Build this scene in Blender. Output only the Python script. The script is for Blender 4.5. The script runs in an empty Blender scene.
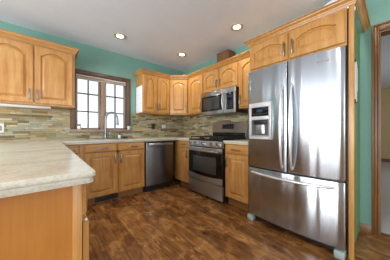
import bpy, bmesh, math, random
from mathutils import Vector, Matrix
R = math.radians
S = bpy.context.scene
COL = S.collection
random.seed(7)

# ------------------------------------------------------------------ camera, sky, light, exposure
cam_d = bpy.data.cameras.new('camera')
cam = bpy.data.objects.new('camera', cam_d); COL.objects.link(cam)
cam.location = (-2.516, -3.35, 1.052)
cam.rotation_euler = (R(90), 0, -0.711)
cam_d.sensor_width = 36.0
cam_d.lens = 171.0 / 390 * 36
cam_d.shift_y = 0.7 / 390
cam_d.clip_start = 0.02
S.camera = cam

W = bpy.data.worlds.new('daylight'); S.world = W
W.use_nodes = True
bg = W.node_tree.nodes['Background']
bg.inputs[0].default_value = (0.93, 0.97, 1.0, 1)
bg.inputs[1].default_value = 1.35

def area(name, loc, rot, sx, sy, power, color=(1, 1, 1), spread=180):
    d = bpy.data.lights.new(name, 'AREA'); d.shape = 'RECTANGLE'
    d.size, d.size_y, d.energy, d.color = sx, sy, power, color
    d.spread = R(spread)
    o = bpy.data.objects.new(name, d); COL.objects.link(o)
    o.location = loc; o.rotation_euler = rot
    return o
DL_POWER = 26.0
DL_COLOR = (1.0, 0.95, 0.88)
area('left_fill', (-5.9, -2.7, 1.1), (0, R(-90), 0), 2.1, 3.3, 250, (0.95, 0.98, 1.0))  # added fill lamp inside the unseen left opening, also brightens the fridge
area('rear_fill', (-2.2, -6.75, 1.45), (R(90), 0, 0), 2.8, 1.5, 72, (0.95, 0.98, 1.0))  # added fill lamp behind the camera, in front of the unseen rear window
area('next_room_fill', (3.0, -5.4, 1.4), (R(90), 0, 0), 2.6, 1.4, 30, (1.0, 0.98, 0.95))  # added fill lamp for the room beyond, no window behind it

S.view_settings.view_transform = 'Standard'
S.view_settings.look = 'None'
S.view_settings.gamma = 1.0
S.view_settings.exposure = -0.2
S.view_settings.use_curve_mapping = False
try:
    S.cycles.use_denoising = True
    S.cycles.max_bounces = 10
    S.cycles.diffuse_bounces = 6
    S.cycles.transparent_max_bounces = 12
    S.cycles.caustics_reflective = False
    S.cycles.caustics_refractive = False
    S.cycles.sample_clamp_indirect = 6.0
except Exception:
    pass

# ------------------------------------------------------------------ materials
def lin(c):
    c = c / 255.0
    return c / 12.92 if c <= 0.04045 else ((c + 0.055) / 1.055) ** 2.4
def rgb(r, g, b): return (lin(r), lin(g), lin(b), 1)

class NT:
    def __init__(s, name):
        s.m = bpy.data.materials.new(name); s.m.use_nodes = True
        s.t = s.m.node_tree
        s.b = s.t.nodes['Principled BSDF']
    def n(s, kind, **kw):
        o = s.t.nodes.new(kind)
        for k, v in kw.items(): setattr(o, k, v)
        return o
    def l(s, a, b): s.t.links.new(a, b)
    def math(s, op, a, b=None):
        o = s.n('ShaderNodeMath', operation=op)
        for i, v in enumerate((a, b)):
            if v is None: continue
            if isinstance(v, (int, float)): o.inputs[i].default_value = v
            else: s.l(v, o.inputs[i])
        return o.outputs[0]
    def ramp(s, fac, stops, interp='LINEAR'):
        o = s.n('ShaderNodeValToRGB'); o.color_ramp.interpolation = interp
        e = o.color_ramp.elements
        while len(e) < len(stops): e.new(0.5)
        for i, (p, c) in enumerate(stops):
            e[i].position = p; e[i].color = c
        s.l(fac, o.inputs[0]); return o.outputs[0]
    def coords(s, scale=(1, 1, 1), out='Object'):
        tc = s.n('ShaderNodeTexCoord'); mp = s.n('ShaderNodeMapping')
        mp.inputs['Scale'].default_value = scale
        s.l(tc.outputs[out], mp.inputs[0]); return mp.outputs[0]
    def noise(s, vec, scale=5, detail=4, rough=0.55, dist=0.0):
        o = s.n('ShaderNodeTexNoise'); o.inputs['Scale'].default_value = scale
        o.inputs['Detail'].default_value = detail; o.inputs['Roughness'].default_value = rough
        o.inputs['Distortion'].default_value = dist
        s.l(vec, o.inputs['Vector']); return o.outputs[0]
    def bump(s, h, strength=0.2, dist=0.01):
        o = s.n('ShaderNodeBump'); o.inputs['Strength'].default_value = strength
        o.inputs['Distance'].default_value = dist
        s.l(h, o.inputs['Height']); s.l(o.outputs[0], s.b.inputs['Normal'])
    def set(s, **kw):
        for k, v in kw.items():
            k = k.replace('_', ' ')
            s.b.inputs[k].default_value = v
        return s

def plain(name, c, rough=0.5, metal=0.0, var=0.04, scale=9, **kw):
    t = NT(name)
    v = t.noise(t.coords(), scale, 3)
    d = [max(0, x * (1 - var * 2)) for x in c[:3]] + [1]
    u = [min(1, x * (1 + var * 2)) for x in c[:3]] + [1]
    t.l(t.ramp(v, [(0.3, d), (0.7, u)]), t.b.inputs['Base Color'])
    t.set(Roughness=rough, Metallic=metal, **kw)
    return t.m

def wood(name, axis, cols, rough=0.32, k=1.0):
    t = NT(name)
    sc = [16 * k, 16 * k, 16 * k]; sc[axis] = 1.1 * k
    rnd = t.n('ShaderNodeObjectInfo')
    tc = t.n('ShaderNodeTexCoord'); mp = t.n('ShaderNodeMapping')
    mp.inputs['Scale'].default_value = sc
    t.l(tc.outputs['Object'], mp.inputs[0])
    off = t.n('ShaderNodeVectorMath', operation='SCALE'); off.inputs[0].default_value = (13.1, 7.7, 5.3)
    t.l(rnd.outputs['Random'], off.inputs['Scale']); t.l(off.outputs[0], mp.inputs['Location'])
    a = t.noise(mp.outputs[0], 1.6, 6, 0.6, 0.6)
    b = t.noise(mp.outputs[0], 9.0, 3, 0.5)
    c = t.noise(t.coords((1, 1, 1)), 4.5, 2)
    f = t.math('ADD', t.math('MULTIPLY', a, 0.55), t.math('ADD', t.math('MULTIPLY', b, 0.2), t.math('MULTIPLY', c, 0.25)))
    t.l(t.ramp(f, [(0.30, cols[0]), (0.5, cols[1]), (0.70, cols[2])]), t.b.inputs['Base Color'])
    t.set(Roughness=rough)
    t.bump(b, 0.05, 0.002)
    return t.m

MAPLE = [rgb(150, 98, 44), rgb(186, 135, 73), rgb(205, 160, 99)]
M = {}
M['wood_v'] = wood('maple_upright_grain', 2, MAPLE)
M['wood_h'] = wood('maple_level_grain', 0, MAPLE)
M['wood_end'] = wood('maple_end_panel', 2, [rgb(166, 104, 40), rgb(178, 117, 49), rgb(188, 128, 58)], 0.4)
M['wood_dark'] = wood('toe_board_wood', 0, [rgb(120, 78, 42), rgb(150, 100, 54), rgb(172, 120, 70)], 0.5)
M['trim_wood'] = wood('brown_door_casing_wood', 2, [rgb(88, 58, 30), rgb(114, 77, 42), rgb(140, 100, 60)], 0.35)
M['trim_wood_h'] = wood('brown_baseboard_wood', 1, [rgb(96, 62, 32), rgb(120, 80, 44), rgb(140, 98, 58)], 0.35)
M['win_wood'] = wood('window_casing_wood', 2, [rgb(76, 56, 44), rgb(100, 76, 60), rgb(126, 98, 78)], 0.4)
M['sash_wood'] = wood('window_sash_wood', 2, [rgb(132, 110, 90), rgb(152, 128, 108), rgb(170, 148, 128)], 0.4)
M['box_wood'] = wood('duct_box_wood', 2, [rgb(100, 66, 40), rgb(124, 84, 54), rgb(142, 100, 66)], 0.5)
M['teal'] = plain('teal_wall_paint', rgb(118, 163, 152), 0.55, var=0.015, scale=3)
M['green'] = plain('green_panel_paint', rgb(104, 142, 92), 0.5, var=0.02)
M['ceiling'] = plain('ceiling_paint', rgb(226, 234, 246), 0.8, var=0.01, scale=3)
M['beige_wall'] = plain('beige_wall_paint', rgb(222, 218, 208), 0.7, var=0.015, scale=2)
M['carpet'] = plain('pale_carpet', rgb(186, 182, 176), 0.95, var=0.06, scale=60)
M['white'] = plain('white_plastic', rgb(232, 232, 228), 0.4, var=0.01)
M['paper'] = plain('white_paper', rgb(244, 244, 246), 0.6, var=0.005)
M['line'] = plain('grey_print', rgb(196, 200, 208), 0.6, var=0.01)
M['grey'] = plain('grey_plastic', rgb(150, 152, 152), 0.45, var=0.02)
M['toe_grey'] = plain('grey_foot_plastic', rgb(150, 166, 162), 0.5, var=0.02)
M['black'] = plain('black_plastic', rgb(22, 22, 23), 0.35, var=0.02)
M['iron'] = plain('black_cast_iron', rgb(26, 26, 27), 0.55, var=0.05)
M['gloss_black'] = plain('black_glass', rgb(14, 14, 16), 0.06, var=0.01)
M['dark_glass'] = plain('dark_window_glass', rgb(58, 60, 58), 0.08, var=0.02)
M['screen'] = plain('display_screen', rgb(40, 60, 84), 0.15, var=0.02)
M['nickel'] = plain('satin_nickel', rgb(140, 138, 134), 0.3, 1.0, var=0.02)
M['chrome'] = plain('brushed_chrome', rgb(128, 130, 132), 0.28, 1.0, var=0.02)
M['bronze'] = plain('dark_outlet_plate', rgb(58, 52, 44), 0.4, 0.3, var=0.03)
M['stone_plate'] = plain('stone_outlet_plate', rgb(150, 148, 138), 0.4, var=0.04)
M['soap'] = plain('amber_green_glass', rgb(60, 70, 52), 0.15, var=0.03)
M['blue_plate'] = plain('pale_blue_glaze', rgb(206, 222, 236), 0.2, var=0.03)
M['plate_rim'] = plain('grey_glaze', rgb(120, 140, 140), 0.25, var=0.03)
M['sash_grey'] = plain('grey_sash_frame', rgb(150, 140, 132), 0.45, var=.03)
M['shade'] = plain('pleated_shade_cloth', rgb(196, 186, 176), 0.8, var=0.02)

def steel(name, c, rough, axis, wave=0.0):
    t = NT(name)
    sc = [180, 180, 180]; sc[axis] = 1.5
    v = t.noise(t.coords(sc), 1.0, 3)
    t.l(t.ramp(v, [(0.3, [x * 0.93 for x in c[:3]] + [1]), (0.7, c)]), t.b.inputs['Base Color'])
    r = t.n('ShaderNodeMapRange'); r.inputs[3].default_value = rough * 0.85; r.inputs[4].default_value = rough * 1.15
    t.l(v, r.inputs[0]); t.l(r.outputs[0], t.b.inputs['Roughness'])
    if wave:
        t.bump(t.noise(t.coords((7, 7, .25)), 1.0, 1, 0.4), wave, 0.05)
    t.set(Metallic=1.0, Anisotropic=0.85, Anisotropic_Rotation=0.25 if axis == 2 else 0.0)
    tg = t.n('ShaderNodeTangent', direction_type='RADIAL', axis='Z')
    t.l(tg.outputs[0], t.b.inputs['Tangent'])
    return t.m
M['steel'] = steel('stainless_upright_brush', rgb(194, 202, 210), 0.22, 2, .42)
M['handle_steel'] = plain('polished_handle_steel', rgb(226, 226, 226), .34, .9, var=.01)
M['steel_h'] = steel('stainless_level_brush', rgb(196, 199, 202), 0.30, 2)
M['steel_dark'] = steel('dark_stainless', rgb(124, 125, 126), 0.34, 2)
M['steel_range'] = steel('range_stainless', rgb(188, 187, 185), 0.5, 2)

def emis(name, c, k):
    t = NT(name); t.set(Emission_Color=c, Emission_Strength=k, Roughness=0.5)
    t.b.inputs['Base Color'].default_value = (0.9, 0.9, 0.9, 1)
    return t.m
M['lamp'] = emis('downlight_lens', (1.0, 0.93, 0.8, 1), 9.0)
M['tube'] = plain('frosted_light_lens', rgb(206, 210, 200), 0.4, var=0.01)

def glass():
    t = NT('clear_pane_glass')
    tr = t.n('ShaderNodeBsdfTransparent'); gl = t.n('ShaderNodeBsdfGlossy')
    gl.inputs['Roughness'].default_value = 0.02
    fr = t.n('ShaderNodeFresnel'); fr.inputs[0].default_value = 1.35
    mx = t.n('ShaderNodeMixShader')
    t.l(fr.outputs[0], mx.inputs[0]); t.l(tr.outputs[0], mx.inputs[1]); t.l(gl.outputs[0], mx.inputs[2])
    t.l(mx.outputs[0], t.t.nodes['Material Output'].inputs[0])
    return t.m
M['glass'] = glass()

def floor_mat():
    t = NT('hand_scraped_hardwood')
    tc = t.n('ShaderNodeTexCoord'); sp = t.n('ShaderNodeSeparateXYZ'); t.l(tc.outputs['Object'], sp.inputs[0])
    X, Y = sp.outputs[0], sp.outputs[1]
    pw, pl = 0.125, 0.9
    fx = t.math('DIVIDE', X, pw); row = t.math('FLOOR', fx)
    wn = t.n('ShaderNodeTexWhiteNoise', noise_dimensions='1D'); t.l(row, wn.inputs['W'])
    fy = t.math('ADD', t.math('DIVIDE', Y, pl), t.math('MULTIPLY', wn.outputs[0], 5.0)); colm = t.math('FLOOR', fy)
    cb = t.n('ShaderNodeCombineXYZ'); t.l(row, cb.inputs[0]); t.l(colm, cb.inputs[1])
    w2 = t.n('ShaderNodeTexWhiteNoise', noise_dimensions='2D'); t.l(cb.outputs[0], w2.inputs['Vector'])
    # grain, offset per plank
    mp = t.n('ShaderNodeMapping'); mp.inputs['Scale'].default_value = (17, 1.7, 1)
    t.l(tc.outputs['Object'], mp.inputs[0])
    sc = t.n('ShaderNodeVectorMath', operation='SCALE'); t.l(w2.outputs['Color'], sc.inputs[0]); sc.inputs['Scale'].default_value = 30
    t.l(sc.outputs[0], mp.inputs['Location'])
    g = t.noise(mp.outputs[0], 1.5, 6, 0.62, 1.2)
    g2 = t.noise(t.coords((5, 3.2, 1)), 1.6, 4, 0.6, 0.8)
    f = t.math('ADD', t.math('MULTIPLY', w2.outputs['Value'], 0.09), t.math('ADD', t.math('MULTIPLY', g, 0.5), t.math('MULTIPLY', g2, 0.46)))
    c = t.ramp(f, [(0.34, rgb(58, 34, 16)), (0.45, rgb(98, 62, 31)), (0.55, rgb(138, 92, 49)), (0.70, rgb(182, 134, 80))])
    ex = t.math('FRACT', fx); ey = t.math('FRACT', fy)
    ed = t.math('MINIMUM', t.math('MINIMUM', ex, t.math('SUBTRACT', 1.0, ex)), t.math('MULTIPLY', t.math('MINIMUM', ey, t.math('SUBTRACT', 1.0, ey)), 7.2))
    m = t.n('ShaderNodeMapRange'); m.inputs[1].default_value = 0.0; m.inputs[2].default_value = 0.03
    m.inputs[3].default_value = 0.45; m.inputs[4].default_value = 1.0
    t.l(ed, m.inputs[0])
    mul = t.n('ShaderNodeMix', data_type='RGBA', blend_type='MULTIPLY'); mul.inputs[0].default_value = 1
    t.l(c, mul.inputs[6]); t.l(m.outputs[0], mul.inputs[7])
    t.l(mul.outputs[2], t.b.inputs['Base Color'])
    t.set(Roughness=0.27)
    r = t.n('ShaderNodeMapRange'); r.inputs[3].default_value = 0.16; r.inputs[4].default_value = 0.36
    t.l(g2, r.inputs[0]); t.l(r.outputs[0], t.b.inputs['Roughness'])
    t.bump(t.math('ADD', g, t.math('MULTIPLY', m.outputs[0], 1.2)), 0.22, 0.004)
    return t.m
M['floor'] = floor_mat()

def stone_mat():
    t = NT('stacked_slate_strips')
    tc = t.n('ShaderNodeTexCoord'); sp = t.n('ShaderNodeSeparateXYZ'); t.l(tc.outputs['Object'], sp.inputs[0])
    U = t.math('SUBTRACT', sp.outputs[0], sp.outputs[1]); Z = sp.outputs[2]
    fz = t.math('DIVIDE', Z, 0.029); row = t.math('FLOOR', fz)
    wn = t.n('ShaderNodeTexWhiteNoise', noise_dimensions='1D'); t.l(row, wn.inputs['W'])
    wid = t.math('ADD', t.math('MULTIPLY', wn.outputs[0], 0.14), 0.09)
    fu = t.math('ADD', t.math('DIVIDE', U, wid), t.math('MULTIPLY', wn.outputs[0], 17.0)); cl = t.math('FLOOR', fu)
    cb = t.n('ShaderNodeCombineXYZ'); t.l(row, cb.inputs[0]); t.l(cl, cb.inputs[1])
    w2 = t.n('ShaderNodeTexWhiteNoise', noise_dimensions='2D'); t.l(cb.outputs[0], w2.inputs['Vector'])
    n = t.noise(t.coords((6, 6, 22)), 3.0, 5, 0.6)
    f = t.math('ADD', t.math('MULTIPLY', w2.outputs[0], 0.9), t.math('MULTIPLY', t.math('SUBTRACT', n, 0.5), 0.35))
    c = t.ramp(f, [(0.0, rgb(104, 88, 60)), (0.16, rgb(140, 124, 86)), (0.32, rgb(162, 156, 124)), (0.46, rgb(190, 160, 106)),
                   (0.58, rgb(134, 138, 112)), (0.70, rgb(172, 174, 158)), (0.82, rgb(198, 188, 152)), (0.93, rgb(124, 102, 68)), (1.0, rgb(176, 182, 178))])
    ez = t.math('FRACT', fz); eu = t.math('FRACT', fu)
    ed = t.math('MINIMUM', t.math('MINIMUM', ez, t.math('SUBTRACT', 1.0, ez)), t.math('MULTIPLY', t.math('MINIMUM', eu, t.math('SUBTRACT', 1.0, eu)), 5.0))
    m = t.n('ShaderNodeMapRange'); m.inputs[1].default_value = 0.0; m.inputs[2].default_value = 0.09
    m.inputs[3].default_value = 0.5; m.inputs[4].default_value = 1.0
    t.l(ed, m.inputs[0])
    mul = t.n('ShaderNodeMix', data_type='RGBA', blend_type='MULTIPLY'); mul.inputs[0].default_value = 1
    t.l(c, mul.inputs[6]); t.l(m.outputs[0], mul.inputs[7])
    t.l(mul.outputs[2], t.b.inputs['Base Color'])
    t.set(Roughness=0.55)
    h = t.math('ADD', t.math('ADD', t.math('MULTIPLY', w2.outputs['Value'], 0.8), t.math('MULTIPLY', n, 0.5)), t.math('MULTIPLY', m.outputs[0], 0.8))
    t.bump(h, 0.5, 0.008)
    return t.m
M['stone'] = stone_mat()

def counter_mat():
    t = NT('beige_veined_counter')
    a = t.noise(t.coords((2.2, 2.8, 2)), 1.4, 5, 0.6, 1.2)
    b = t.noise(t.coords(), 110, 2)
    f = t.math('ADD', t.math('MULTIPLY', a, 0.62), t.math('MULTIPLY', b, 0.38))
    c = t.ramp(f, [(0.3, rgb(168, 160, 138)), (0.46, rgb(190, 184, 166)), (0.56, rgb(204, 200, 186)), (0.7, rgb(180, 175, 160))])
    t.l(c, t.b.inputs['Base Color']); t.set(Roughness=0.22)
    return t.m
M['counter'] = counter_mat()

# ------------------------------------------------------------------ mesh builders
class MB:
    def __init__(s): s.bm = bmesh.new()
    def _merge(s, b):
        me = bpy.data.meshes.new('t'); b.to_mesh(me); b.free(); s.bm.from_mesh(me); bpy.data.meshes.remove(me)
    def box(s, x0, x1, y0, y1, z0, z1, bev=0.0, seg=2, rot=None):
        b = bmesh.new(); bmesh.ops.create_cube(b, size=1)
        for v in b.verts:
            v.co = Vector((x0 + (v.co.x + .5) * (x1 - x0), y0 + (v.co.y + .5) * (y1 - y0), z0 + (v.co.z + .5) * (z1 - z0)))
        if bev > 0: bmesh.ops.bevel(b, geom=b.edges[:], offset=bev, segments=seg, affect='EDGES', profile=0.5)
        if rot is not None: bmesh.ops.transform(b, matrix=rot, verts=b.verts[:])
        s._merge(b); return s
    def tube(s, pts, r, n=10, caps=True):
        pts = [Vector(p) for p in pts]; rr = r if isinstance(r, (list, tuple)) else [r] * len(pts)
        rings = []; up = None
        for i, p in enumerate(pts):
            d = (pts[min(i + 1, len(pts) - 1)] - pts[max(i - 1, 0)]).normalized()
            if up is None:
                up = Vector((0, 0, 1)) if abs(d.z) < .9 else Vector((1, 0, 0))
            a = d.cross(up).normalized(); b2 = a.cross(d).normalized(); up = b2
            rings.append([s.bm.verts.new(p + (a * math.cos(2 * math.pi * k / n) + b2 * math.sin(2 * math.pi * k / n)) * rr[i]) for k in range(n)])
        for A, B in zip(rings, rings[1:]):
            for k in range(n): s.bm.faces.new((A[k], A[(k + 1) % n], B[(k + 1) % n], B[k]))
        if caps:
            s.bm.faces.new(rings[0][::-1]); s.bm.faces.new(rings[-1])
        return s
    def lathe(s, prof, n=28, mat=None):
        b = bmesh.new(); rings = []
        for r, z in prof:
            if r < 1e-6: rings.append([b.verts.new((0, 0, z))])
            else: rings.append([b.verts.new((r * math.cos(2 * math.pi * k / n), r * math.sin(2 * math.pi * k / n), z)) for k in range(n)])
        for A, B in zip(rings, rings[1:]):
            for k in range(n):
                k2 = (k + 1) % n
                if len(A) == 1 and len(B) == 1: continue
                if len(A) == 1: b.faces.new((A[0], B[k2], B[k]))
                elif len(B) == 1: b.faces.new((A[k], A[k2], B[0]))
                else: b.faces.new((A[k], A[k2], B[k2], B[k]))
        if mat is not None: bmesh.ops.transform(b, matrix=mat, verts=b.verts[:])
        s._merge(b); return s
    def prism(s, poly, z0, z1, bev=0.0, mat=None):
        b = bmesh.new()
        A = [b.verts.new((x, y, z0)) for x, y in poly]; B = [b.verts.new((x, y, z1)) for x, y in poly]
        n = len(poly)
        b.faces.new(A[::-1]); b.faces.new(B)
        for k in range(n): b.faces.new((A[k], A[(k + 1) % n], B[(k + 1) % n], B[k]))
        bmesh.ops.recalc_face_normals(b, faces=b.faces[:])
        if bev > 0:
            es = [e for e in b.edges if (e.verts[0].co.z == e.verts[1].co.z)]
            bmesh.ops.bevel(b, geom=es, offset=bev, segments=2, affect='EDGES', profile=0.5)
        if mat is not None: bmesh.ops.transform(b, matrix=mat, verts=b.verts[:])
        s._merge(b); return s
    def sweep(s, prof, path):
        # prof: closed list of (outward offset, z); path: list of xy, outward = right-hand side of travel
        P = [Vector((x, y)) for x, y in path]; secs = []
        for i, p in enumerate(P):
            if i == 0: d = (P[1] - p).normalized(); nrm = Vector((d.y, -d.x)); k = 1
            elif i == len(P) - 1: d = (p - P[i - 1]).normalized(); nrm = Vector((d.y, -d.x)); k = 1
            else:
                d0 = (p - P[i - 1]).normalized(); d1 = (P[i + 1] - p).normalized()
                n0 = Vector((d0.y, -d0.x)); n1 = Vector((d1.y, -d1.x)); nrm = (n0 + n1).normalized(); k = 1 / nrm.dot(n0)
            secs.append([s.bm.verts.new((p.x + nrm.x * o * k, p.y + nrm.y * o * k, z)) for o, z in prof])
        n = len(prof)
        for A, B in zip(secs, secs[1:]):
            for k in range(n): s.bm.faces.new((A[k], A[(k + 1) % n], B[(k + 1) % n], B[k]))
        s.bm.faces.new(secs[0][::-1]); s.bm.faces.new(secs[-1])
        return s
    def panel_door(s, w, h, t=.02, rise=0.0, rail=.056):
        K = 20
        def arch(q):
            a = abs(q) / 0.86
            return 0.0 if a >= 1 else (1 - a * a) ** 0.75
        def loop(d, y, outer=False):
            x0, x1, zb = d, w - d, d
            pts = [(x0, zb), (x1, zb)]
            for i in range(K + 1):
                q = 1 - 2 * i / K
                x = (x0 + x1) / 2 + q * (x1 - x0) / 2
                z = h - d if outer else h - d - rise + rise * arch(q)
                pts.append((x, z))
            return [s.bm.verts.new((x, y, z)) for x, z in pts]
        L = [loop(0, 0, True), loop(0, -t + .004, True), loop(.004, -t, True), loop(rail, -t), loop(rail + .003, -t + .014),
             loop(rail + .011, -t + .014), loop(rail + .036, -t + .001)]
        for A, B in zip(L, L[1:]):
            n = len(A)
            for k in range(n):
                s.bm.faces.new((A[k], A[(k + 1) % n], B[(k + 1) % n], B[k]))
        s.bm.faces.new(L[0][::-1]); s.bm.faces.new(L[-1])
        return s
    def build(s, name, mat, parent=None, loc=None, smooth=35):
        bmesh.ops.recalc_face_normals(s.bm, faces=s.bm.faces[:])
        bmesh.ops.triangulate(s.bm, faces=[f for f in s.bm.faces if len(f.verts) > 4])
        me = bpy.data.meshes.new(name); s.bm.to_mesh(me); s.bm.free()
        me.materials.append(mat if not isinstance(mat, str) else M[mat])
        if smooth:
            me.shade_smooth(); me.set_sharp_from_angle(angle=R(smooth))
        o = bpy.data.objects.new(name, me); COL.objects.link(o)
        if parent is not None: o.parent = parent
        if loc is not None: o.location = loc
        return o

def thing(name, label, cat, loc=(0, 0, 0), rz=0.0, group=None):
    o = bpy.data.objects.new(name, None); COL.objects.link(o); o.empty_display_size = 0.1
    o.location = loc; o.rotation_euler = (0, 0, rz)
    o['label'] = label; o['category'] = cat
    if group: o['group'] = group
    return o
def tag(o, label, cat, group=None):
    o['label'] = label; o['category'] = cat
    if group: o['group'] = group
    return o
def struct(o):
    o['kind'] = 'structure'; return o

CEIL = 2.49
# ------------------------------------------------------------------ setting
struct(MB().box(-6, 0.06, -7, .12, -.1, 0).build('floor', 'floor'))
struct(MB().box(-6, 0.12, -7, .12, CEIL, CEIL + .1).build('ceiling', 'ceiling'))
WX0, WX1, WZ0, WZ1 = -2.185, -1.36, 1.075, 1.995       # opening of the kitchen window
wb = MB()
wb.box(-6, -5.3, 0, .12, 0, CEIL); wb.box(-4.3, WX0, 0, .12, 0, CEIL); wb.box(-5.3, -4.3, 0, .12, 0, .4); wb.box(-5.3, -4.3, 0, .12, 2.15, CEIL); wb.box(WX1, 0.12, 0, .12, 0, CEIL)
wb.box(WX0, WX1, 0, .12, 0, WZ0); wb.box(WX0, WX1, 0, .12, WZ1, CEIL)
wall_back = struct(wb.build('wall_back', 'teal'))
DY0, DY1, DZ = -4.17, -3.258, 2.05                     # doorway in the right wall
wr = MB()
wr.box(0, .12, DY1, 0, 0, CEIL); wr.box(0, .12, -7, DY0, 0, CEIL); wr.box(0, .12, DY0, DY1, DZ, CEIL)
wall_right = struct(wr.build('wall_right', 'teal'))
wl = MB()
wl.box(-6.1, -6, -7, -4.4, 0, CEIL); wl.box(-6.1, -6, -1.0, .12, 0, CEIL); wl.box(-6.1, -6, -4.4, -1.0, 2.2, CEIL)
struct(wl.build('wall_left', 'beige_wall'))
wf = MB()
wf.box(-6, -3.6, -7.1, -7, 0, CEIL); wf.box(-.8, .12, -7.1, -7, 0, CEIL); wf.box(-3.6, -.8, -7.1, -7, 2.2, CEIL); wf.box(-3.6, -.8, -7.1, -7, 0, .7)
struct(wf.build('wall_front', 'beige_wall'))
# unseen windows, added to light the room and its steel reflections
def plain_window(name, u0, u1, z0, z1, along_y, pos):
    root = struct(bpy.data.objects.new(name, None)); COL.objects.link(root)
    f, g = MB(), MB()
    def bx(mb, a0, a1, c0, c1, d0, d1):
        if along_y: mb.box(pos + d0, pos + d1, a0, a1, c0, c1)
        else: mb.box(a0, a1, pos + d0, pos + d1, c0, c1)
    w = .06
    for a in (u0, (u0 + u1) / 2 - w / 2, u1 - w): bx(f, a, a + w, z0, z1, -.03, .03)
    bx(f, u0, u1, z0, z0 + w, -.03, .03); bx(f, u0, u1, z1 - w, z1, -.03, .03)
    bx(g, u0 + w, u1 - w, z0 + w, z1 - w, -.004, .004)
    f.build('window_frame', 'white', root); g.build('pane', 'glass', root)
plain_window('window_unseen_2', -4.4, -1.0, 0.0, 2.2, True, -6.05)
plain_window('window_unseen_4', -5.3, -4.3, .4, 2.15, False, .06)
plain_window('window_unseen_3', -3.6, -.8, .7, 2.2, False, -7.05)

# room beyond the doorway
struct(MB().box(.06, 6.2, -5.6, -1.0, -.1, 0).build('floor_next', 'carpet'))
struct(MB().box(.12, 6.2, -5.6, -1.0, CEIL, CEIL + .1).build('ceiling_next', 'ceiling'))
struct(MB().box(6.1, 6.2, -5.6, -1.0, 0, CEIL).build('wall_far', plain('tan_wall_paint', rgb(206, 180, 138), .7, var=.015, scale=2)))
struct(MB().box(.12, 6.2, -1.0, -.9, 0, CEIL).build('wall_side', 'beige_wall'))
struct(MB().box(.12, 6.2, -5.7, -5.6, 0, CEIL).build('wall_side_far', 'beige_wall'))
struct(MB().box(6.08, 6.1, -5.6, -1.0, 0, .11).build('baseboard_far', 'trim_wood_h'))

# doorway casing
d1 = struct(bpy.data.objects.new('door_1', None)); COL.objects.link(d1)
cs = MB()
def casing(mb, y0, y1, z0, z1):
    mb.box(-.018, 0, y0, y1, z0, z1, .004)
cs.box(-.016, 0, -3.246, -3.222, 0, 2.10, .003); cs.box(-.026, -.0, -3.222, -3.204, 0, 2.118, .004); cs.box(-.022, -.0, -3.258, -3.246, 0, 2.10, .004)
cs.box(-.016, 0, DY0 - .068, -3.258, 2.05, 2.10, .004); cs.box(-.026, 0, DY0 - .068, -3.222, 2.10, 2.118, .004)
cs.box(-.016, 0, DY0 - .068, DY0, 0, 2.05, .004)
cs.build('door_casing', 'trim_wood', d1)
jb = MB()
jb.box(0, .12, DY1 - .008, DY1, 0, DZ - .018); jb.box(0, .12, DY0, DY0 + .018, 0, DZ - .018); jb.box(0, .12, DY0, DY1, DZ - .018, DZ)
jb.build('door_jamb', 'trim_wood', d1)
MB().box(-.012, .075, DY0 + .018, DY1 - .008, 0.0, .012, .004).build('threshold', 'trim_wood_h', d1)
bb = MB()
bb.sweep([(0, 0), (.016, 0), (.016, .055), (.010, .068), (.008, .078), (0, .078)], [(0, -3.115), (0, -3.203)])
struct(bb.build('baseboard_right', 'trim_wood_h'))
bb = MB(); bb.sweep([(0, 0), (.016, 0), (.016, .07), (.008, .085), (0, .085)], [(0, DY0 - .07), (0, -7)])
struct(bb.build('baseboard_rear', 'trim_wood_h'))

# backsplash: on the walls themselves
bs = MB()
bs.box(-3.12, -2.19, -.012, 0, .915, 1.385); bs.box(-2.19, -1.255, -.012, 0, .915, 1.028); bs.box(-1.255, -.012, -.012, 0, .915, 1.385)
bs.build('backsplash', 'stone', wall_back, smooth=0)
bs = MB(); bs.box(-.012, 0, -2.205, -.0, .9, 1.72)
bs.build('backsplash', 'stone', wall_right, smooth=0)

# ------------------------------------------------------------------ kitchen window
w1 = struct(bpy.data.objects.new('window_1', None)); COL.objects.link(w1)
c = MB()
CW = .065
c.box(WX0 - CW, WX0, -.02, 0, WZ0, WZ1, .004); c.box(WX1, WX1 + CW, -.02, 0, WZ0, WZ1, .004)
c.box(WX0 - CW, WX1 + CW, -.022, 0, WZ1, WZ1 + .045, .004)
c.box(WX0 - CW, WX1 + CW, -.03, 0, WZ1 + .037, WZ1 + .055, .004)
c.build('window_casing', 'win_wood', w1)
c = MB()
c.box(WX0, WX0 + .014, 0, .12, WZ0, WZ1); c.box(WX1 - .014, WX1, 0, .12, WZ0, WZ1); c.box(WX0, WX1, 0, .12, WZ1 - .014, WZ1)
c.build('window_jamb', 'win_wood', w1)
c = MB(); c.box(WX0 - CW - .01, WX1 + CW + .01, -.05, .12, WZ0 - .045, WZ0, .006)
c.build('window_sill', 'sash_wood', w1)
MUL = -1.775
c = MB(); c.box(MUL - .035, MUL + .035, .01, .11, WZ0, WZ1 - .014, .004)
c.build('mullion', 'sash_wood', w1)
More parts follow.
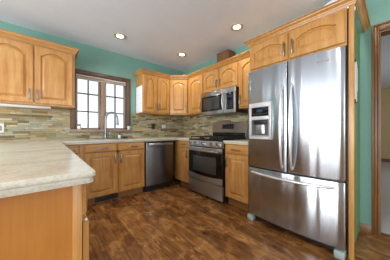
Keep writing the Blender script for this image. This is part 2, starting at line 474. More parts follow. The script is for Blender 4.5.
for a0, a1 in ((WX0 + .014, MUL - .035), (MUL + .035, WX1 - .014)):
    sw = .028
    f = MB()
    f.box(a0, a0 + sw, .05, .09, WZ0, WZ1 - .014, .003); f.box(a1 - sw, a1, .05, .09, WZ0, WZ1 - .014, .003)
    f.box(a0, a1, .05, .09, WZ0, WZ0 + sw, .003); f.box(a0, a1, .05, .09, WZ1 - .014 - sw, WZ1 - .014, .003)
    sash = f.build('sash', 'sash_grey', w1)
    g = MB(); g.box(a0 + sw, a1 - sw, .068, .074, WZ0 + sw, WZ1 - .014 - sw)
    g.build('pane', 'glass', sash)
    mu = MB(); m = (a0 + a1) / 2
    mu.box(m - .009, m + .009, .058, .084, WZ0 + sw, WZ1 - .014 - sw)
    H = WZ1 - .014 - WZ0
    for k in (1, 2):
        z = WZ0 + H * k / 3
        mu.box(a0 + sw, a1 - sw, .058, .084, z - .009, z + .009)
    mu.build('muntin', plain('dark_muntin', rgb(60, 60, 64), .5), sash)

# pleated shade gathered at the head of the window
sh = thing('window_shade', 'pale pleated shade drawn right up at the top of the window', 'blind', (0, 0, 0))
hb = MB(); hb.box(WX0 + .016, WX1 - .016, .004, .04, WZ1 - .045, WZ1 - .016, .003); hb.build('headrail', 'shade', sh)
pl = MB()
for k in range(5):
    z = WZ1 - .053 - k * .007
    pl.box(WX0 + .018, WX1 - .018, .006, .038, z - .0055, z, .002)
pl.build('pleats', 'shade', sh)

# ------------------------------------------------------------------ cabinets
def pull(parent, x, z, vertical=True, L=.14, y=-.02):
    m = MB()
    hL = L / 2
    if vertical:
        m.tube([(x, y, z - hL * .68), (x, y - .028, z - hL * .68)], .0055, 8); m.tube([(x, y, z + hL * .68), (x, y - .028, z + hL * .68)], .0055, 8)
        m.box(x - .0075, x + .0075, y - .037, y - .026, z - hL, z + hL, .003)
    else:
        m.tube([(x - hL * .68, y, z), (x - hL * .68, y - .028, z)], .0055, 8); m.tube([(x + hL * .68, y, z), (x + hL * .68, y - .028, z)], .0055, 8)
        m.box(x - hL, x + hL, y - .037, y - .026, z - .0075, z + .0075, .003)
    return m.build('handle', 'nickel', parent)

def frame(root, w, z0, z1, rails=(), stiles=()):
    m = MB(); s = .04
    m.box(0, s, 0, .02, z0, z1); m.box(w - s, w, 0, .02, z0, z1)
    m.box(s, w - s, 0, .02, z0, z0 + .035); m.box(s, w - s, 0, .02, z1 - .045, z1)
    for z in rails: m.box(s, w - s, 0, .02, z - .02, z + .02)
    for x in stiles: m.box(x - .025, x + .025, 0, .02, z0 + .035, z1 - .045)
    return m.build('face_frame', 'wood_v', root)

def door(root, x0, x1, z0, z1, rise=0.0, hx=None, hz=None, name='door', gap=.0005, L=.14):
    m = MB().panel_door(x1 - x0, z1 - z0, .02, rise)
    d = m.build(name, 'wood_v', root, (x0, -gap, z0), smooth=10)
    if hx is not None: pull(d, hx - x0, hz - z0, True, L)
    return d
def drawer(root, x0, x1, z0, z1, L=.13, handle=True, gap=.0005):
    m = MB()
    b = bmesh.new()
    w, h, t = x1 - x0, z1 - z0, .02
    def loop(d, y): return [m.bm.verts.new(p) for p in ((d, y, d), (w - d, y, d), (w - d, y, h - d), (d, y, h - d))]
    b.free()
    Ls = [loop(0, 0), loop(0, -t + .006), loop(.012, -t)]
    for A, B in zip(Ls, Ls[1:]):
        for k in range(4): m.bm.faces.new((A[k], A[(k + 1) % 4], B[(k + 1) % 4], B[k]))
    m.bm.faces.new(Ls[0][::-1]); m.bm.faces.new(Ls[-1])
    d = m.build('drawer_front', 'wood_h', root, (x0, -gap, z0), smooth=0)
    if handle: pull(d, w / 2, h / 2, False, L)
    return d

def upper(label, loc, rz, w, h, depth, doors, rise=.055, stiles=()):
    r = thing('wall_cabinet', label, 'cabinet', loc, rz, 'maple wall cabinets')
    MB().box(0, w, .0205, depth, 0, h).build('cabinet_box', 'wood_v', r)
    frame(r, w, 0, h, stiles=stiles)
    for x0, x1, hx in doors:
        door(r, x0, x1, .022, h - .02, rise, hx, .022 + .105)
    return r

UB = 1.385
EPS = .014
# left of window
A = upper('wide maple wall cabinet with two arched doors left of the window', (-3.10, -.325, 1.388), 0, .882, .777, .325 - EPS,
          [(.03, .443, .410), (.458, .852, .484)], stiles=(.45,))
# right of window, two doors
B = upper('maple wall cabinet with two narrow arched doors just right of the window', (-1.188, -.325, UB), 0, .583, .73, .325 - EPS,
          [(.012, .288, .262), (.304, .575, .33)], stiles=(.296,))
# diagonal corner
r = thing('wall_cabinet', 'diagonal maple wall cabinet with one arched door across the room corner', 'cabinet', (-.603, -.3255, UB), 0, 'maple wall cabinets')
cm = MB(); cm.prism([(0, .012), (.27, -.256), (.589, -.256), (.589, .3115), (0, .3115)], 0, .73)
cm.build('cabinet_box', 'wood_v', r)
dg = math.hypot(.272, .272)
dr = MB().panel_door(dg - .03, .688, .02, .055).build('door', 'wood_v', r, (.0095, -.0075, .022), smooth=10)
dr.rotation_euler = (0, 0, R(-44.6))
pull(dr, dg - .03 - .035, .105)
# right wall, single door between the corner and the microwave
D = upper('narrow maple wall cabinet with one arched door left of the microwave', (-.325, -.584, UB), R(-90), .472, .73, .325 - EPS,
          [(.055, .455, .425)])
# above the microwave
E = upper('short maple wall cabinet with two arched doors above the microwave', (-.325, -1.058, 1.718), R(-90), .764, .397, .325 - EPS,
          [(.012, .372, .345), (.392, .752, .419)], rise=.05, stiles=(.382,))
# between microwave and fridge
F = upper('narrow maple wall cabinet with one arched door between microwave and fridge', (-.325, -1.824, UB), R(-90), .376, .73, .325 - EPS,
          [(.012, .365, .04)])
# above the fridge
G = upper('deep maple wall cabinet with two arched doors above the refrigerator', (-.64, -2.2015, 1.762), R(-90), .896, .313, .638,
          [(.012, .442, .412), (.462, .886, .492)], rise=.04, stiles=(.452,))

# crown mouldings
def crown(label, path, zb, zt, out=.05):
    h = zt - zb
    prof = [(0.001, zb), (.008, zb), (.012, zb + .18 * h), (.016, zb + .2 * h), (.022, zb + .42 * h), (.036, zb + .62 * h), (.040, zb + .66 * h),
            (.043, zb + .84 * h), (out, zb + .88 * h), (out, zt), (0.001, zt)]
    m = MB().sweep(prof, path)
    return tag(m.build('crown_moulding', 'wood_h', smooth=25), label, 'moulding', 'maple crown mouldings')
def ledger(p): return p
crown('maple crown moulding along the cabinet top left of the window', [(-3.10, -.326), (-2.217, -.326), (-2.217, -.002)], 2.166, 2.236)
crown('maple crown moulding running round the corner cabinets right of the window', [(-1.189, -.002), (-1.189, -.326), (-.604, -.326), (-.336, -.594), (-.326, -.61), (-.326, -2.138)], 2.116, 2.183)
crown('maple crown moulding along the cabinet above the refrigerator', [(-.33, -2.2), (-.641, -2.2), (-.641, -3.142), (-.0, -3.142)], 2.076, 2.134, .055)

# refrigerator enclosure panel
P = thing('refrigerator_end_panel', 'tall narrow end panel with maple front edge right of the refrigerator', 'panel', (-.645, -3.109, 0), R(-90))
MB().box(0, .034, 0, .02, 0, 2.075, .002).build('front_stile', 'wood_v', P)
MB().box(0, .006, .0205, .643, 0, 2.075).build('side_panel', 'green', P)
MB().box(-.010, -.0005, .03, .05, 0, 2.075).build('shadow_gap_strip', 'black', P)  # black strip standing in for the shade inside the gap

# base cabinets
CT = .874     # underside of worktops
def base(label, loc, rz, w, depth, spec, rails=(.735,), stiles=(), toe=True, z0=.11, hollow=False):
    r = thing('base_cabinet', label, 'cabinet', loc, rz, 'maple base cabinets')
    cb = MB()
    if hollow:
        cb.box(0, .016, .0205, depth, z0, CT - .002); cb.box(w - .016, w, .0205, depth, z0, CT - .002)
        cb.box(.016, w - .016, .0205, depth, z0, z0 + .016); cb.box(.016, w - .016, depth - .01, depth, z0 + .016, CT - .002)
    else: cb.box(0, w, .0205, depth, z0, CT - .002)
    cb.build('cabinet_box', 'wood_v', r)
    frame(r, w, z0, CT - .002, rails, stiles)
    MB().box(0, w, .07, depth - .03, 0, z0 - .0005).build('toe_kick', 'wood_dark', r)
    for s in spec:
        if s[0] == 'door': door(r, *s[1:])
        else: drawer(r, *s[1:])
    return r
base('slim maple base cabinet in the inner corner left of the sink', (-2.402, -.61, 0), 0, .25, .59,
     [('drawer', .02, .205, .748, .858, .09), ('door', .02, .205, .122, .735, 0, .182, .64, 'door')])
base('wide maple sink base cabinet with two drawers and two doors', (-2.150, -.61, 0), 0, .872, .59,
     [('drawer', .014, .424, .748, .858, .15), ('drawer', .452, .862, .748, .858, .15),
      ('door', .014, .424, .122, .735, 0, .398, .635, 'door'), ('door', .452, .862, .122, .735, 0, .478, .635, 'door')], stiles=(.438,), hollow=True)
vr = thing('vent_register', 'dark metal vent grille set in the toe board under the sink cabinet', 'vent', (-1.84, -.541, .012))
MB().box(-.16, .16, -.004, 0, 0, .086, .001).build('vent_plate', 'bronze', vr)
m = MB()
for k in range(7): m.box(-.145, .145, -.008, -.0045, .010 + k * .0105, .014 + k * .0105)
m.build('louvres', 'black', vr)
# corner filler + small cabinet on the right wall
r = thing('base_cabinet', 'small maple base cabinet in the corner left of the gas range', 'cabinet', (-.61, -.618, 0), R(-90), 'maple base cabinets')
MB().box(0, .395, .0205, .59, .11, CT - .002).build('cabinet_box', 'wood_v', r)
m = MB(); m.box(-.05, .395, 0, .02, .11, CT - .002); m.box(-.10, -.05, -.048 + .048, .02, .11, CT - .002)
m.build('face_frame', 'wood_v', r)
MB().box(-.0, .395, .07, .56, 0, .1095).build('toe_kick', 'wood_dark', r)
drawer(r, .10, .372, .748, .858, .10); door(r, .10, .372, .122, .735, 0, .34, .64)
base('maple base cabinet with drawer and door between range and refrigerator', (-.61, -1.793, 0), R(-90), .405, .59,
     [('drawer', .03, .385, .742, .856, .13), ('door', .03, .385, .135, .728, 0, .052, .62, 'door')], z0=.125)

# peninsula
for k, (lab, y0) in enumerate((('maple peninsula base cabinet nearest the camera with plain end panel', -2.62),
                               ('middle maple base cabinet of the peninsula facing the sink aisle', -1.958),
                               ('maple peninsula base cabinet next to the inner corner', -1.296))):
    r = base(lab, (-2.425, y0, 0), R(90), .64, .625,
             [('drawer', .003, .62, .748, .858, .13), ('door', .003, .62, .122, .722, 0, .58, .62, 'door', .0055)])
    if k == 0:
        e = MB(); e.box(-.018, -.0005, .0, .626, .0, CT - .002)
        e.build('end_panel', 'wood_end', r)
        e = MB(); e.box(-.0225, -.0185, .0, .028, .0, CT - .002, .0015); e.build('corner_trim', 'wood_v', r)
        bp = MB(); bp.lathe([(0, .006), (.004, .005), (.006, .002), (.006, 0), (0, 0)], 12, Matrix.Translation((.012, -.016, .7225)))
        bp.build('door_bumper', 'white', r)

# ------------------------------------------------------------------ worktops
def grid_slab(cells, z0, z1):
    pass
def worktop(label, outline, hole, inner, rnd):
    m = MB()
    for pts, z0, z1, step in ((inner, CT, CT + .0225, .004), (outline, CT + .0225, CT + .040, .007)):
        bm = bmesh.new()
        xs = sorted({p[0] for p in pts} | ({hole[0], hole[1]} if hole else set()))
        ys = sorted({p[1] for p in pts} | ({hole[2], hole[3]} if hole else set()))
        def inside(x, y):
            c_ = False
            for i in range(len(pts)):
                x1, y1 = pts[i]; x2, y2 = pts[(i + 1) % len(pts)]
                if (y1 > y) != (y2 > y) and x < (x2 - x1) * (y - y1) / (y2 - y1) + x1: c_ = not c_
            if hole and hole[0] < x < hole[1] and hole[2] < y < hole[3]: return False
            return c_
        V = {}
        def v(x, y):
            if (x, y) not in V: V[(x, y)] = bm.verts.new((x, y, z0))
            return V[(x, y)]
        fs = []
        for x0, x1 in zip(xs, xs[1:]):
            for y0, y1 in zip(ys, ys[1:]):
                if inside((x0 + x1) / 2, (y0 + y1) / 2): fs.append(bm.faces.new((v(x0, y0), v(x1, y0), v(x1, y1), v(x0, y1))))
        ex = bmesh.ops.extrude_face_region(bm, geom=fs)
        top = [g for g in ex['geom'] if isinstance(g, bmesh.types.BMVert)]
        bmesh.ops.translate(bm, vec=(0, 0, z1 - z0), verts=top)
        bmesh.ops.recalc_face_normals(bm, faces=bm.faces[:])
        es = [e for e in bm.edges if abs(e.verts[0].co.z - e.verts[1].co.z) > .01 and len(e.link_faces) == 2 and e.calc_face_angle(0) > 1
              and any(abs(e.verts[0].co.x - a) < .012 and abs(e.verts[0].co.y - b_) < .012 for a, b_ in rnd)]
        if es: bmesh.ops.bevel(bm, geom=es, offset=.016, segments=4, affect='EDGES', profile=.5)
        es = [e for e in bm.edges if len(e.link_faces) == 2 and all(abs(w.co.z - z1) < 1e-4 for w in e.verts) and e.calc_face_angle(0) > .6]
        bmesh.ops.bevel(bm, geom=es, offset=step, segments=3, affect='EDGES', profile=.5)
        m._merge(bm)
    return tag(m.build('worktop', 'counter', smooth=40), label, 'worktop', 'beige stone-look worktops')
ROUND = [(-2.388, -2.68), (-3.09, -2.68)]
SK = (-2.06, -1.38, -.545, -.125)
worktop('large beige worktop over the peninsula, sink run and corner',
        [(-3.09, -2.68), (-2.388, -2.68), (-2.388, -.648), (-.648, -.648), (-.648, -1.016), (-.014, -1.016), (-.014, -.014), (-3.09, -.014)], SK,
        [(-3.084, -2.674), (-2.394, -2.674), (-2.394, -.642), (-.642, -.642), (-.642, -1.016), (-.014, -1.016), (-.014, -.014), (-3.084, -.014)], ROUND)
worktop('small beige worktop between the range and the refrigerator', [(-.648, -2.199), (-.014, -2.199), (-.014, -1.792), (-.648, -1.792)], None,
        [(-.642, -2.199), (-.014, -2.199), (-.014, -1.792), (-.642, -1.792)], [])

# sink and faucet
sk = thing('kitchen_sink', 'stainless steel sink sunk into the worktop under the window', 'sink', (0, 0, .66))
m = MB(); x0, x1, y0, y1 = SK[0] + .004, SK[1] - .004, SK[2] + .004, SK[3] - .004
m.box(x0, x1, y0, y1, 0, .004); m.box(x0, x0 + .004, y0, y1, .004, .25); m.box(x1 - .004, x1, y0, y1, .004, .25)
m.box(x0, x1, y0, y0 + .004, .004, .25); m.box(x0, x1, y1 - .004, y1, .004, .25)
m.build('basin', 'steel_h', sk)
m = MB(); m.box(SK[0] - .012, SK[0] + .004, SK[2] - .012, SK[3] + .012, .2545, .2575, .001); m.box(SK[1] - .004, SK[1] + .012, SK[2] - .012, SK[3] + .012, .2545, .2575, .001)
m.box(SK[0], SK[1], SK[2] - .012, SK[2] + .004, .2545, .2575, .001); m.box(SK[0], SK[1], SK[3] - .004, SK[3] + .012, .2545, .2575, .001)
m.build('rim', 'steel_h', sk)
m = MB().lathe([(0, .006), (.03, .006), (.04, .004), (.04, .004)], 20, Matrix.Translation(((x0 + x1) / 2, (y0 + y1) / 2, .001)))
m.build('drain', 'chrome', sk)

fc = thing('faucet', 'tall brushed gooseneck faucet standing behind the sink', 'faucet', (-1.755, -.09, .9145))
MB().lathe([(0, 0), (.03, 0), (.03, .008), (.024, .014), (.022, .075), (.019, .085), (0, .085)], 20).build('base', 'chrome', fc)
pts = [(0, 0, .08), (0, 0, .33)]
for k in range(1, 15):
    a = math.pi * k / 14 * 1.02
    pts.append((.072 * (1 - math.cos(a)), -.085 * (1 - math.cos(a)), .335 + .115 * math.sin(a)))
MB().tube(pts, .0155, 12).build('spout', 'chrome', fc)
q = Vector(pts[-1])
MB().tube([q + Vector((0, 0, .012)), q + Vector((0, .001, -.02)), q + Vector((0, .001, -.085)), q + Vector((0, 0, -.095))], [.015, .017, .021, .019], 14).build('spray_head', 'chrome', fc)
MB().tube([(.02, 0, .05), (.05, -.005, .055), (.062, -.01, .07), (.075, -.02, .12)], [.009, .009, .007, .006], 10).build('lever', 'chrome', fc)

# little things round the sink
sd = thing('soap_dispenser', 'small white soap dispenser with dark pump right of the faucet', 'dispenser', (-1.52, -.075, .9145))
MB().lathe([(0, 0), (.024, 0), (.026, .01), (.026, .05), (.016, .062), (0, .062)], 18).build('bottle', 'white', sd)
m = MB().lathe([(0, .062), (.01, .062), (.01, .085), (0, .085)], 14); m.tube([(0, 0, .083), (0.01, -.035, .085)], .006, 8)
m.build('pump', 'black', sd)
sp = thing('sponge_holder', 'low dark sponge holder on the worktop beside the soap dispenser', 'holder', (-1.43, -.08, .9145))
m = MB(); m.box(-.045, .045, -.025, .025, 0, .006, .002); m.box(-.045, .045, -.025, -.021, .006, .03, .001); m.box(-.045, .045, .021, .025, .006, .03, .001)
m.build('tray', 'black', sp)
MB().box(-.038, .038, -.018, .018, .007, .034, .006).build('sponge', plain('sponge', rgb(150, 150, 120), .9, var=.1, scale=80), sp)
jr = thing('glass_jar', 'small white jar with dark lid at the left end of the window sill', 'jar', (-2.128, -.018, WZ0 + .0005))
MB().lathe([(0, 0), (.026, 0), (.03, .006), (.03, .045), (.024, .055), (0, .055)], 20).build('bowl', 'white', jr)
MB().lathe([(0, .0555), (.022, .0555), (.022, .078), (.012, .085), (0, .085)], 18).build('lid', 'soap', jr)
vs = thing('cream_cup', 'small white cup at the right end of the window sill', 'cup', (-1.335, -.022, WZ0 + .0005))
MB().lathe([(0, 0), (.020, 0), (.026, .03), (.028, .065), (.025, .065), (.022, .03), (.016, .006), (0, .006)], 20).build('cup_body', 'white', vs)
m = MB(); m.tube([(.025, 0, .05), (.042, 0, .048), (.044, 0, .03), (.024, 0, .02)], .004, 8); m.build('cup_handle', 'white', vs)

# outlets in the backsplash
def outlet(label, x, z, plate, slot, w=.072, h=.115, rocker=False):
    o = thing('wall_outlet', label, 'outlet', (x, -.0125, z), 0, 'backsplash outlets')
    MB().box(-w / 2, w / 2, -.006, 0, -h / 2, h / 2, .002).build('cover_plate', plate, o)
    n = 2 if w > .1 else 1
    for i in range(n):
        cx = (i - (n - 1) / 2) * .046
        m = MB(); m.box(cx - .016, cx + .016, -.0085, -.0062, -.034, .034, .001); m.build('switch' if rocker else 'socket', slot, o)
    return o
outlet('white outlet on the stone backsplash under the left wall cabinet', -2.985, 1.085, 'white', 'grey')
outlet('dark outlet on the stone backsplash right of the window', -.815, 1.145, 'bronze', 'black', .085)
outlet('grey double switch plate on the stone backsplash near the corner', -.56, 1.145, 'stone_plate', 'white', .115, .115, True)

# sheet on the cabinet side
ps = thing('paper_sheet', 'white sheet of paper on the cabinet side right of the window', 'paper', (-1.1885, -.325, 1.40))
MB().box(-.0012, -.0002, .012, .298, 0, .50).build('sheet', 'paper', ps)
m = MB()
for k in (1, 2): m.box(-.0018, -.0013, .012, .298, .5 * k / 3 - .002, .5 * k / 3 + .002)
m.box(-.0018, -.0013, .153, .157, 0, .5); m.build('printed_lines', 'line', ps)

# under-cabinet light
ul = thing('under_cabinet_light', 'slim pale light fitting under the wall cabinet left of the window', 'light', (-3.06, -.20, 1.3875))
MB().box(0, .58, -.05, .05, -.03, -.0005, .006).build('housing', 'white', ul)
MB().box(.03, .55, -.04, .04, -.036, -.0305, .003).build('lens', 'tube', ul)

# duct box and plate above the cabinets
db = thing('duct_cover_box', 'brown wooden duct box standing on the cabinets above the microwave', 'box', (-.02, -1.40, 2.1165))
MB().box(-.185, .005, -.128, .128, 0, .30, .004).build('box_body', 'box_wood', db)
MB().box(-.192, .008, -.135, .135, .3005, .316, .004).build('box_top', 'box_wood', db)
pt = thing('plate', 'pale blue plate with grey rim standing on the refrigerator cabinet', 'plate', (-.25, -2.95, 2.0765))
tilt = Matrix.Translation((0, 0, .19)) @ Matrix.Rotation(R(-80), 4, 'Y')
MB().lathe([(0, .004), (.10, .006), (.135, .018), (.165, .024), (.168, .028), (.135, .026), (.10, .014), (0, .012)], 40, tilt).build('dish', 'blue_plate', pt)
MB().lathe([(.160, .022), (.172, .022), (.176, .027), (.172, .032), (.160, .032), (.160, .022)], 40, tilt).build('rim', 'plate_rim', pt)
st = MB(); st.box(-.05, .06, -.05, -.04, 0, .02, .002); st.box(-.05, .06, .04, .05, 0, .02, .002); st.box(.045, .06, -.05, .05, 0, .012); st.box(-.055, -.045, -.05, .05, 0, .03)
st.build('stand', 'plate_rim', pt)

# board on the enclosure's side
wbd = thing('memo_board', 'white memo board with black corners on the side of the refrigerator panel', 'board', (0, -3.1165, 0))
MB().box(-.46, -.36, -.016, 0, 1.31, 1.68, .003).build('frame', 'white', wbd)
MB().box(-.35, -.30, -.014, 0, 1.42, 1.64, .003).build('flap', 'white', wbd)
for x in (-.464, -.37):
    for z in (1.305, 1.66): MB().box(x, x + .012, -.018, -.0005, z, z + .024, .002).build('corner_cap', 'black', wbd)

# ------------------------------------------------------------------ dishwasher
dw = thing('dishwasher', 'stainless steel dishwasher between sink cabinet and corner', 'dishwasher', (-1.274, -.61, 0))
w = .548
MB().box(.004, w - .004, .0, .58, .1, CT - .004).build('tub', 'black', dw)
m = MB(); m.box(.003, w - .003, -.042, -.001, .115, .868, .006); m.build('door', 'steel_dark', dw)
MB().box(.012, w - .012, -.0435, -.0422, .842, .862, .0004).build('control_strip', 'gloss_black', dw)
m = MB(); m.box(.045, w - .03, -.078, -.064, .800, .838, .006); m.box(.055, .075, -.066, -.042, .81, .828); m.box(w - .06, w - .04, -.066, -.042, .81, .828)
m.build('handle', 'steel_h', dw)
MB().box(.003, w - .003, .03, .06, 0, .1).build('toe_plate', 'black', dw)

# ------------------------------------------------------------------ gas range
RW = .76
rg = thing('gas_range', 'stainless steel gas range with black oven window under the microwave', 'range', (-.62, -1.0225, 0), R(-90))
MB().box(.003, RW - .003, .0, .60, .02, .895).build('body', 'black', rg)
for x in (.05, RW - .05):
    for y in (.06, .54): MB().lathe([(0, 0), (.018, 0), (.018, .02), (0, .02)], 12, Matrix.Translation((x, y, 0))).build('foot', 'black', rg)
MB().box(0, RW, -.03, .55, .8955, .918, .006).build('cooktop', 'gloss_black', rg)
cp = MB()
prf = [(.0, .0), (RW, .0)]
bm = cp.bm
sec = [(-.005, .80), (-.045, .80), (-.052, .815), (-.036, .888), (-.03, .8945), (-.005, .8945)]
A_ = [bm.verts.new((0, y, z)) for y, z in sec]; B_ = [bm.verts.new((RW, y, z)) for y, z in sec]
for k in range(len(sec)): bm.faces.new((A_[k], A_[(k + 1) % len(sec)], B_[(k + 1) % len(sec)], B_[k]))
bm.faces.new(A_[::-1]); bm.faces.new(B_)
cp.build('control_panel', 'steel_h', rg, smooth=20)
for x in (.07, .20, .38, .56, .69):
    mt = Matrix.Translation((x, -.045, .85)) @ Matrix.Rotation(R(78), 4, 'X')
    kb = MB().lathe([(0, .034), (.019, .034), (.0205, .030), (.022, .008), (.026, .0), (0, 0)], 22, mt).build('knob', 'steel_h', rg)
    gm = MB().box(-.003, .003, -.021, .021, .034, .042, .001, rot=mt); gm.build('grip', 'black', kb)
# oven door
def bowed(x0, x1, t, bow, n=14, back=0.0):
    f = [(x0 + (x1 - x0) * i / n, -(t + bow * (1 - (2 * i / n - 1) ** 2))) for i in range(n + 1)]
    return [(x0, back)] + f + [(x1, back)]
od = MB().prism(bowed(.004, RW - .004, .035, .012, back=-.001), .262, .792, .004).build('oven_door', 'gloss_black', rg)
MB().prism(bowed(.004, RW - .004, .0365, .012, back=-.034), .725, .790, .002).build('door_top_band', 'steel_h', od)
MB().prism(bowed(.12, RW - .12, .0432, .0056, back=-.036), .40, .65, .002).build('window', 'dark_glass', od)
hp = [(.05 + (RW - .1) * i / 16, -(.078 + .022 * (1 - (2 * i / 16 - 1) ** 2)), .742) for i in range(17)]
m = MB(); m.tube(hp, .0125, 12); m.tube([(.07, -.045, .742), (.07, -.082, .742)], .009, 10); m.tube([(RW - .07, -.045, .742), (RW - .07, -.082, .742)], .009, 10)
m.build('handle', 'steel_h', od)
# curved lower band of the door (steel, deeper at the sides)
bandA = MB()
n = 18
fa, fb, ba, bb2 = [], [], [], []
for i in range(n + 1):
    x = .004 + (RW - .008) * i / n; q = 1 - (2 * i / n - 1) ** 2; y = -(.0366 + .012 * q)
    zt = .365 - .022 * q
    fa.append(bandA.bm.verts.new((x, y - .001, .264))); fb.append(bandA.bm.verts.new((x, y - .001, zt)))
    ba.append(bandA.bm.verts.new((x, y + .002, .264))); bb2.append(bandA.bm.verts.new((x, y + .002, zt)))
for i in range(n):
    for P_, Q_ in ((fa, fb), (bb2, ba), (ba, fa), (fb, bb2)):
        bandA.bm.faces.new((P_[i], P_[i + 1], Q_[i + 1], Q_[i]))
bandA.bm.faces.new((fa[0], fb[0], bb2[0], ba[0])); bandA.bm.faces.new((fa[-1], ba[-1], bb2[-1], fb[-1]))
bandA.build('door_lower_band', 'steel_range', od)
MB().prism(bowed(.004, RW - .004, .035, .012, back=-.001), .045, .248, .004).build('warming_drawer', 'steel_range', rg)
# burners and grates
for bx_, by_ in ((.17, .12), (.17, .40), (.59, .12), (.59, .40), (.38, .26)):
    mt = Matrix.Translation((bx_, by_, .918))
    b_ = MB().lathe([(0, .012), (.038, .012), (.045, .008), (.048, 0), (0, 0)], 22, mt).build('burner', 'iron', rg)
    MB().lathe([(0, .020), (.026, .020), (.03, .016), (.03, .0125), (0, .0125)], 22, mt).build('burner_cap', 'iron', b_)
for gx0, gx1 in ((.02, .265), (.272, .488), (.495, .74)):
    m = MB(); z0, z1 = .943, .957; t_ = .011
    for x in (gx0, gx1 - t_): m.box(x, x + t_, -.005, .52, z0, z1, .002)
    for y in (-.005, .125, .252, .385, .509): m.box(gx0, gx1, y, y + t_, z0, z1, .002)
    xm = (gx0 + gx1) / 2; m.box(xm - t_ / 2, xm + t_ / 2, -.005, .52, z0, z1, .002)
    for x in (gx0, gx1 - t_):
        for y in (-.005, .252, .509): m.box(x, x + t_, y, y + t_, .9185, z0)
    m.build('grate', 'iron', rg)
# backguard
bgd = MB()
sec = [(.553, .9), (.603, .9), (.603, 1.20), (.588, 1.208), (.572, 1.203), (.556, 1.04)]
bm = bgd.bm
A_ = [bm.verts.new((.0, y, z)) for y, z in sec]; B_ = [bm.verts.new((RW, y, z)) for y, z in sec]
for k in range(len(sec)): bm.faces.new((A_[k], A_[(k + 1) % len(sec)], B_[(k + 1) % len(sec)], B_[k]))
bm.faces.new(A_[::-1]); bm.faces.new(B_)
bk = bgd.build('backguard', 'steel_h', rg, smooth=20)
sl = Matrix.Translation((0, .556, 1.04)) @ Matrix.Rotation(R(-5.6), 4, 'X')
MB().box(.02, RW - .02, -.004, -.0005, -.12, -.02, .001).build('vent_strip', 'gloss_black', bk).matrix_local = Matrix.Translation((0, .5545, 1.04))
dp = MB().box(.25, .51, -.004, -.0005, .045, .125, .001).build('display', 'gloss_black', bk); dp.matrix_local = sl
dm = MB()
for x in (.275, .305, .335):
    for z in (.06, .085, .105): dm.box(x, x + .018, -.0052, -.0042, z, z + .008)
dm.box(.37, .43, -.0052, -.0042, .075, .108)
dm.build('button_marks', 'screen', dp)

# ------------------------------------------------------------------ microwave
mw = thing('microwave', 'stainless steel over-the-range microwave hanging under the short wall cabinet', 'microwave', (-.385, -1.062, 1.33), R(-90))
MW, MH = .757, .385
MB().box(.0, MW, .0, .37, .004, MH).build('body', 'black', mw)
MB().box(.0, MW, -.022, -.0005, MH - .062, MH, .004).build('vent_grille', 'steel_h', mw)
md = MB().box(.0, .575, -.032, -.0005, .0, MH - .064, .005).build('door', 'steel_h', mw)
MB().box(.035, .505, -.0345, -.0318, .055, MH - .075, .001).build('window', 'gloss_black', md)
MB().box(.085, .455, -.0352, -.0347, .085, MH - .105, .0002).build('window_screen', 'dark_glass', md)
hp = [(.548, -(.050 + .030 * (1 - (2 * i / 14 - 1) ** 2)), .035 + (MH - .09) * i / 14) for i in range(15)]
m = MB(); m.tube(hp, .012, 12); m.tube([(.548, -.03, .05), (.548, -.056, .05)], .008, 8); m.tube([(.548, -.03, MH - .07), (.548, -.056, MH - .07)], .008, 8)
m.build('handle', 'steel_h', md)
pn = MB().box(.578, MW, -.030, -.0005, .0, MH - .064, .005).build('control_panel', 'steel_h', mw)
MB().box(.60, MW - .03, -.0325, -.0302, .05, MH - .075, .001).build('touch_panel', 'gloss_black', pn)
km = MB()
for i in range(3):
    for j in range(4): km.box(.615 + i * .036, .638 + i * .036, -.0332, -.0327, .07 + j * .032, .088 + j * .032)
km.box(.615, .71, -.0332, -.0327, .23, .265)
km.build('keypad', 'screen', pn)
MB().box(.02, MW - .02, .02, .35, 0, .0035).build('underside', 'grey', mw)

# ------------------------------------------------------------------ refrigerator
FW, FH = .894, 1.742
fr = thing('refrigerator', 'tall stainless steel french-door refrigerator with bottom freezer drawer', 'refrigerator', (-.60, -2.204, 0), R(-90))
MB().box(.004, FW - .004, .0, .56, .03, FH - .015).build('body', plain('dark_grey_case', rgb(66, 66, 68), .45), fr)
for x in (.06, FW - .06):
    MB().box(x - .03, x + .03, .45, .51, 0, .03).build('foot', 'black', fr)
BOW = .035
def fy(x): return -(.095 + BOW * (1 - (2 * x / FW - 1) ** 2))
def fdoor(x0, x1, z0, z1):
    n = 16; rr = .012
    pts = [(x0, -.004)]
    pts += [(x0, fy(x0) + rr), (x0 + rr * .3, fy(x0) + rr * .3)]
    pts += [(x0 + rr + (x1 - x0 - 2 * rr) * i / n, fy(x0 + rr + (x1 - x0 - 2 * rr) * i / n)) for i in range(n + 1)]
    pts += [(x1 - rr * .3, fy(x1) + rr * .3), (x1, fy(x1) + rr), (x1, -.004)]
    return MB().prism(pts, z0, z1, .006)
XS = .464
ld = fdoor(.002, XS - .003, .641, FH).build('left_door', 'steel', fr)
rd = fdoor(XS + .003, FW - .002, .641, FH).build('right_door', 'steel', fr)
fz = fdoor(.002, FW - .002, .078, .625).build('freezer_drawer', 'steel', fr)
MB().box(.01, FW - .01, -.085, -.0005, .626, .640).build('gasket', 'black', fr)
MB().box(.04, FW - .04, -.05, -.0005, .02, .076).build('toe_grille', 'black', fr)
for x in (.005, FW - .075):
    MB().box(x, x + .07, -.112, -.03, 0.0, .062, .008).build('foot_cover', 'toe_grey', fr)
for x in (.02, FW - .10):
    MB().box(x, x + .08, -.06, .06, FH - .0145, FH + .008, .004).build('hinge_cover', 'grey', fr)
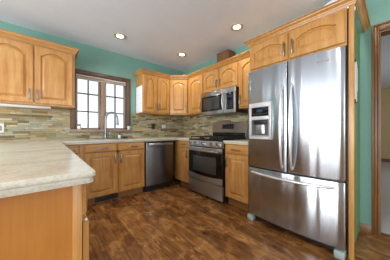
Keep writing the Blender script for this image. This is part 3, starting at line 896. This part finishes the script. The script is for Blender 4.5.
def vhandle(door_, xb, x_out):
    n = 20; pts = []
    for i in range(n + 1):
        s_ = i / n; q = 1 - (2 * s_ - 1) ** 2
        pts.append((xb, fy(xb) - .014 - .052 * q ** .7, .675 + (1.50 - .675) * s_))
    m = MB(); m.tube(pts, [.009 + .006 * (1 - (2 * i / n - 1) ** 2) for i in range(n + 1)], 12)
    for z in (.69, 1.485): m.tube([(xb, fy(xb) + .004, z), (xb, fy(xb) - .02, z)], .011, 10)
    m.build('handle', 'handle_steel', door_)
vhandle(ld, XS - .045, 0); vhandle(rd, XS + .045, 0)
n = 22; pts = []
for i in range(n + 1):
    s_ = i / n; x = .07 + (FW - .14) * s_; q = 1 - (2 * s_ - 1) ** 2
    pts.append((x, fy(x) - .014 - .045 * q ** .7, .575))
m = MB(); m.tube(pts, .0135, 12)
for x in (.085, FW - .085): m.tube([(x, fy(x) + .004, .575), (x, fy(x) - .022, .575)], .011, 10)
m.build('handle', 'handle_steel', fz)
# dispenser, set into the left door, following its face
DA = math.atan2(fy(.31) - fy(.04), .27)


Dm = Matrix.Translation((.04, fy(.04) - .002, .958)) @ Matrix.Rotation(DA, 4, 'Z')
DWd, DHt = .272, .405
pw = MB(); f_ = .028
pw.box(0, f_, -.020, .02, 0, DHt, .004); pw.box(DWd - f_, DWd, -.020, .02, 0, DHt, .004)
pw.box(f_, DWd - f_, -.020, .02, 0, .03, .004); pw.box(f_, DWd - f_, -.020, .02, DHt - .05, DHt, .004); pw.box(f_, DWd - f_, -.020, .02, .215, .255, .004)
ds = pw.build('dispenser', plain('silver_plastic', rgb(206, 208, 210), .3, .25), ld); ds.matrix_local = Dm
MB().box(f_, DWd - f_, -.014, .0, .256, DHt - .051, .002).build('display', 'gloss_black', ds)
mk = MB()
for k in range(5): mk.box(.055 + k * .036, .075 + k * .036, -.0148, -.0142, .275, .285)
mk.box(.10, .17, -.0148, -.0142, .305, .33); mk.build('display_marks', 'screen', ds)
MB().box(f_, DWd - f_, -.006, .0, .03, .215).build('recess', plain('recess_grey', rgb(96, 98, 102), .35, .5), ds)
MB().box(f_ + .03, DWd - f_ - .03, -.019, -.0065, .165, .213, .006).build('spout_block', 'black', ds)
m = MB(); m.prism([(.085, -.0065), (.19, -.0065), (.175, -.016), (.10, -.016)], .06, .16, .003); m.build('paddle', 'steel_h', ds)
MB().box(f_, DWd - f_, -.028, -.0065, .03, .042, .002).build('drip_tray', 'grey', ds)
# maker's plate: seven worn letters too small to read
nm = MB(); xm = .70
for k in range(7):
    x = xm + k * .0135
    nm.box(x, x + .009, fy(x) - .0025, fy(x) - .0003, 1.648, 1.662)
nm.build('nameplate', 'nickel', rd)

# ------------------------------------------------------------------ downlights
def downlight(label, x, y, group='ceiling downlights'):
    r = thing('downlight', label, 'light', (x, y, CEIL), 0, group)
    MB().lathe([(.052, -.0005), (.088, -.0005), (.088, -.004), (.080, -.010), (.060, -.010), (.050, -.004), (.052, -.0005)], 36).build('trim_ring', plain('tan_trim_ring', rgb(206, 192, 160), .35, .3), r)
    MB().lathe([(0, -.0045), (.048, -.0045), (.048, -.0025), (0, -.0025)], 32).build('lens', 'lamp', r)
    d = bpy.data.lights.new('downlight_lamp', 'SPOT'); d.energy = DL_POWER; d.color = DL_COLOR
    d.spot_size = R(150); d.spot_blend = .9; d.shadow_soft_size = .055
    o = bpy.data.objects.new('downlight_lamp', d); COL.objects.link(o); o.parent = r; o.location = (0, 0, -.03)
downlight('round recessed downlight in the ceiling in front of the window, leftmost', -1.684, -.639)
downlight('round recessed downlight in the ceiling near the corner, smallest and middle', -.60, -.745)
downlight('round recessed downlight in the ceiling in front of the refrigerator cabinet, rightmost', -.53, -1.933)
downlight('round recessed downlight in the ceiling in front of the doorway, added out of frame', -.60, -3.12)  # this and the following downlights are unseen, added to brighten the room
downlight('round recessed downlight in the ceiling over the peninsula, added out of frame', -2.95, -1.15)
downlight('round recessed downlight in the ceiling above the camera, added out of frame', -1.684, -3.2)
downlight('round recessed downlight in the ceiling over the peninsula end, added out of frame', -2.85, -2.2)
downlight('round recessed downlight in the ceiling behind the camera, added out of frame', -2.6, -4.6)
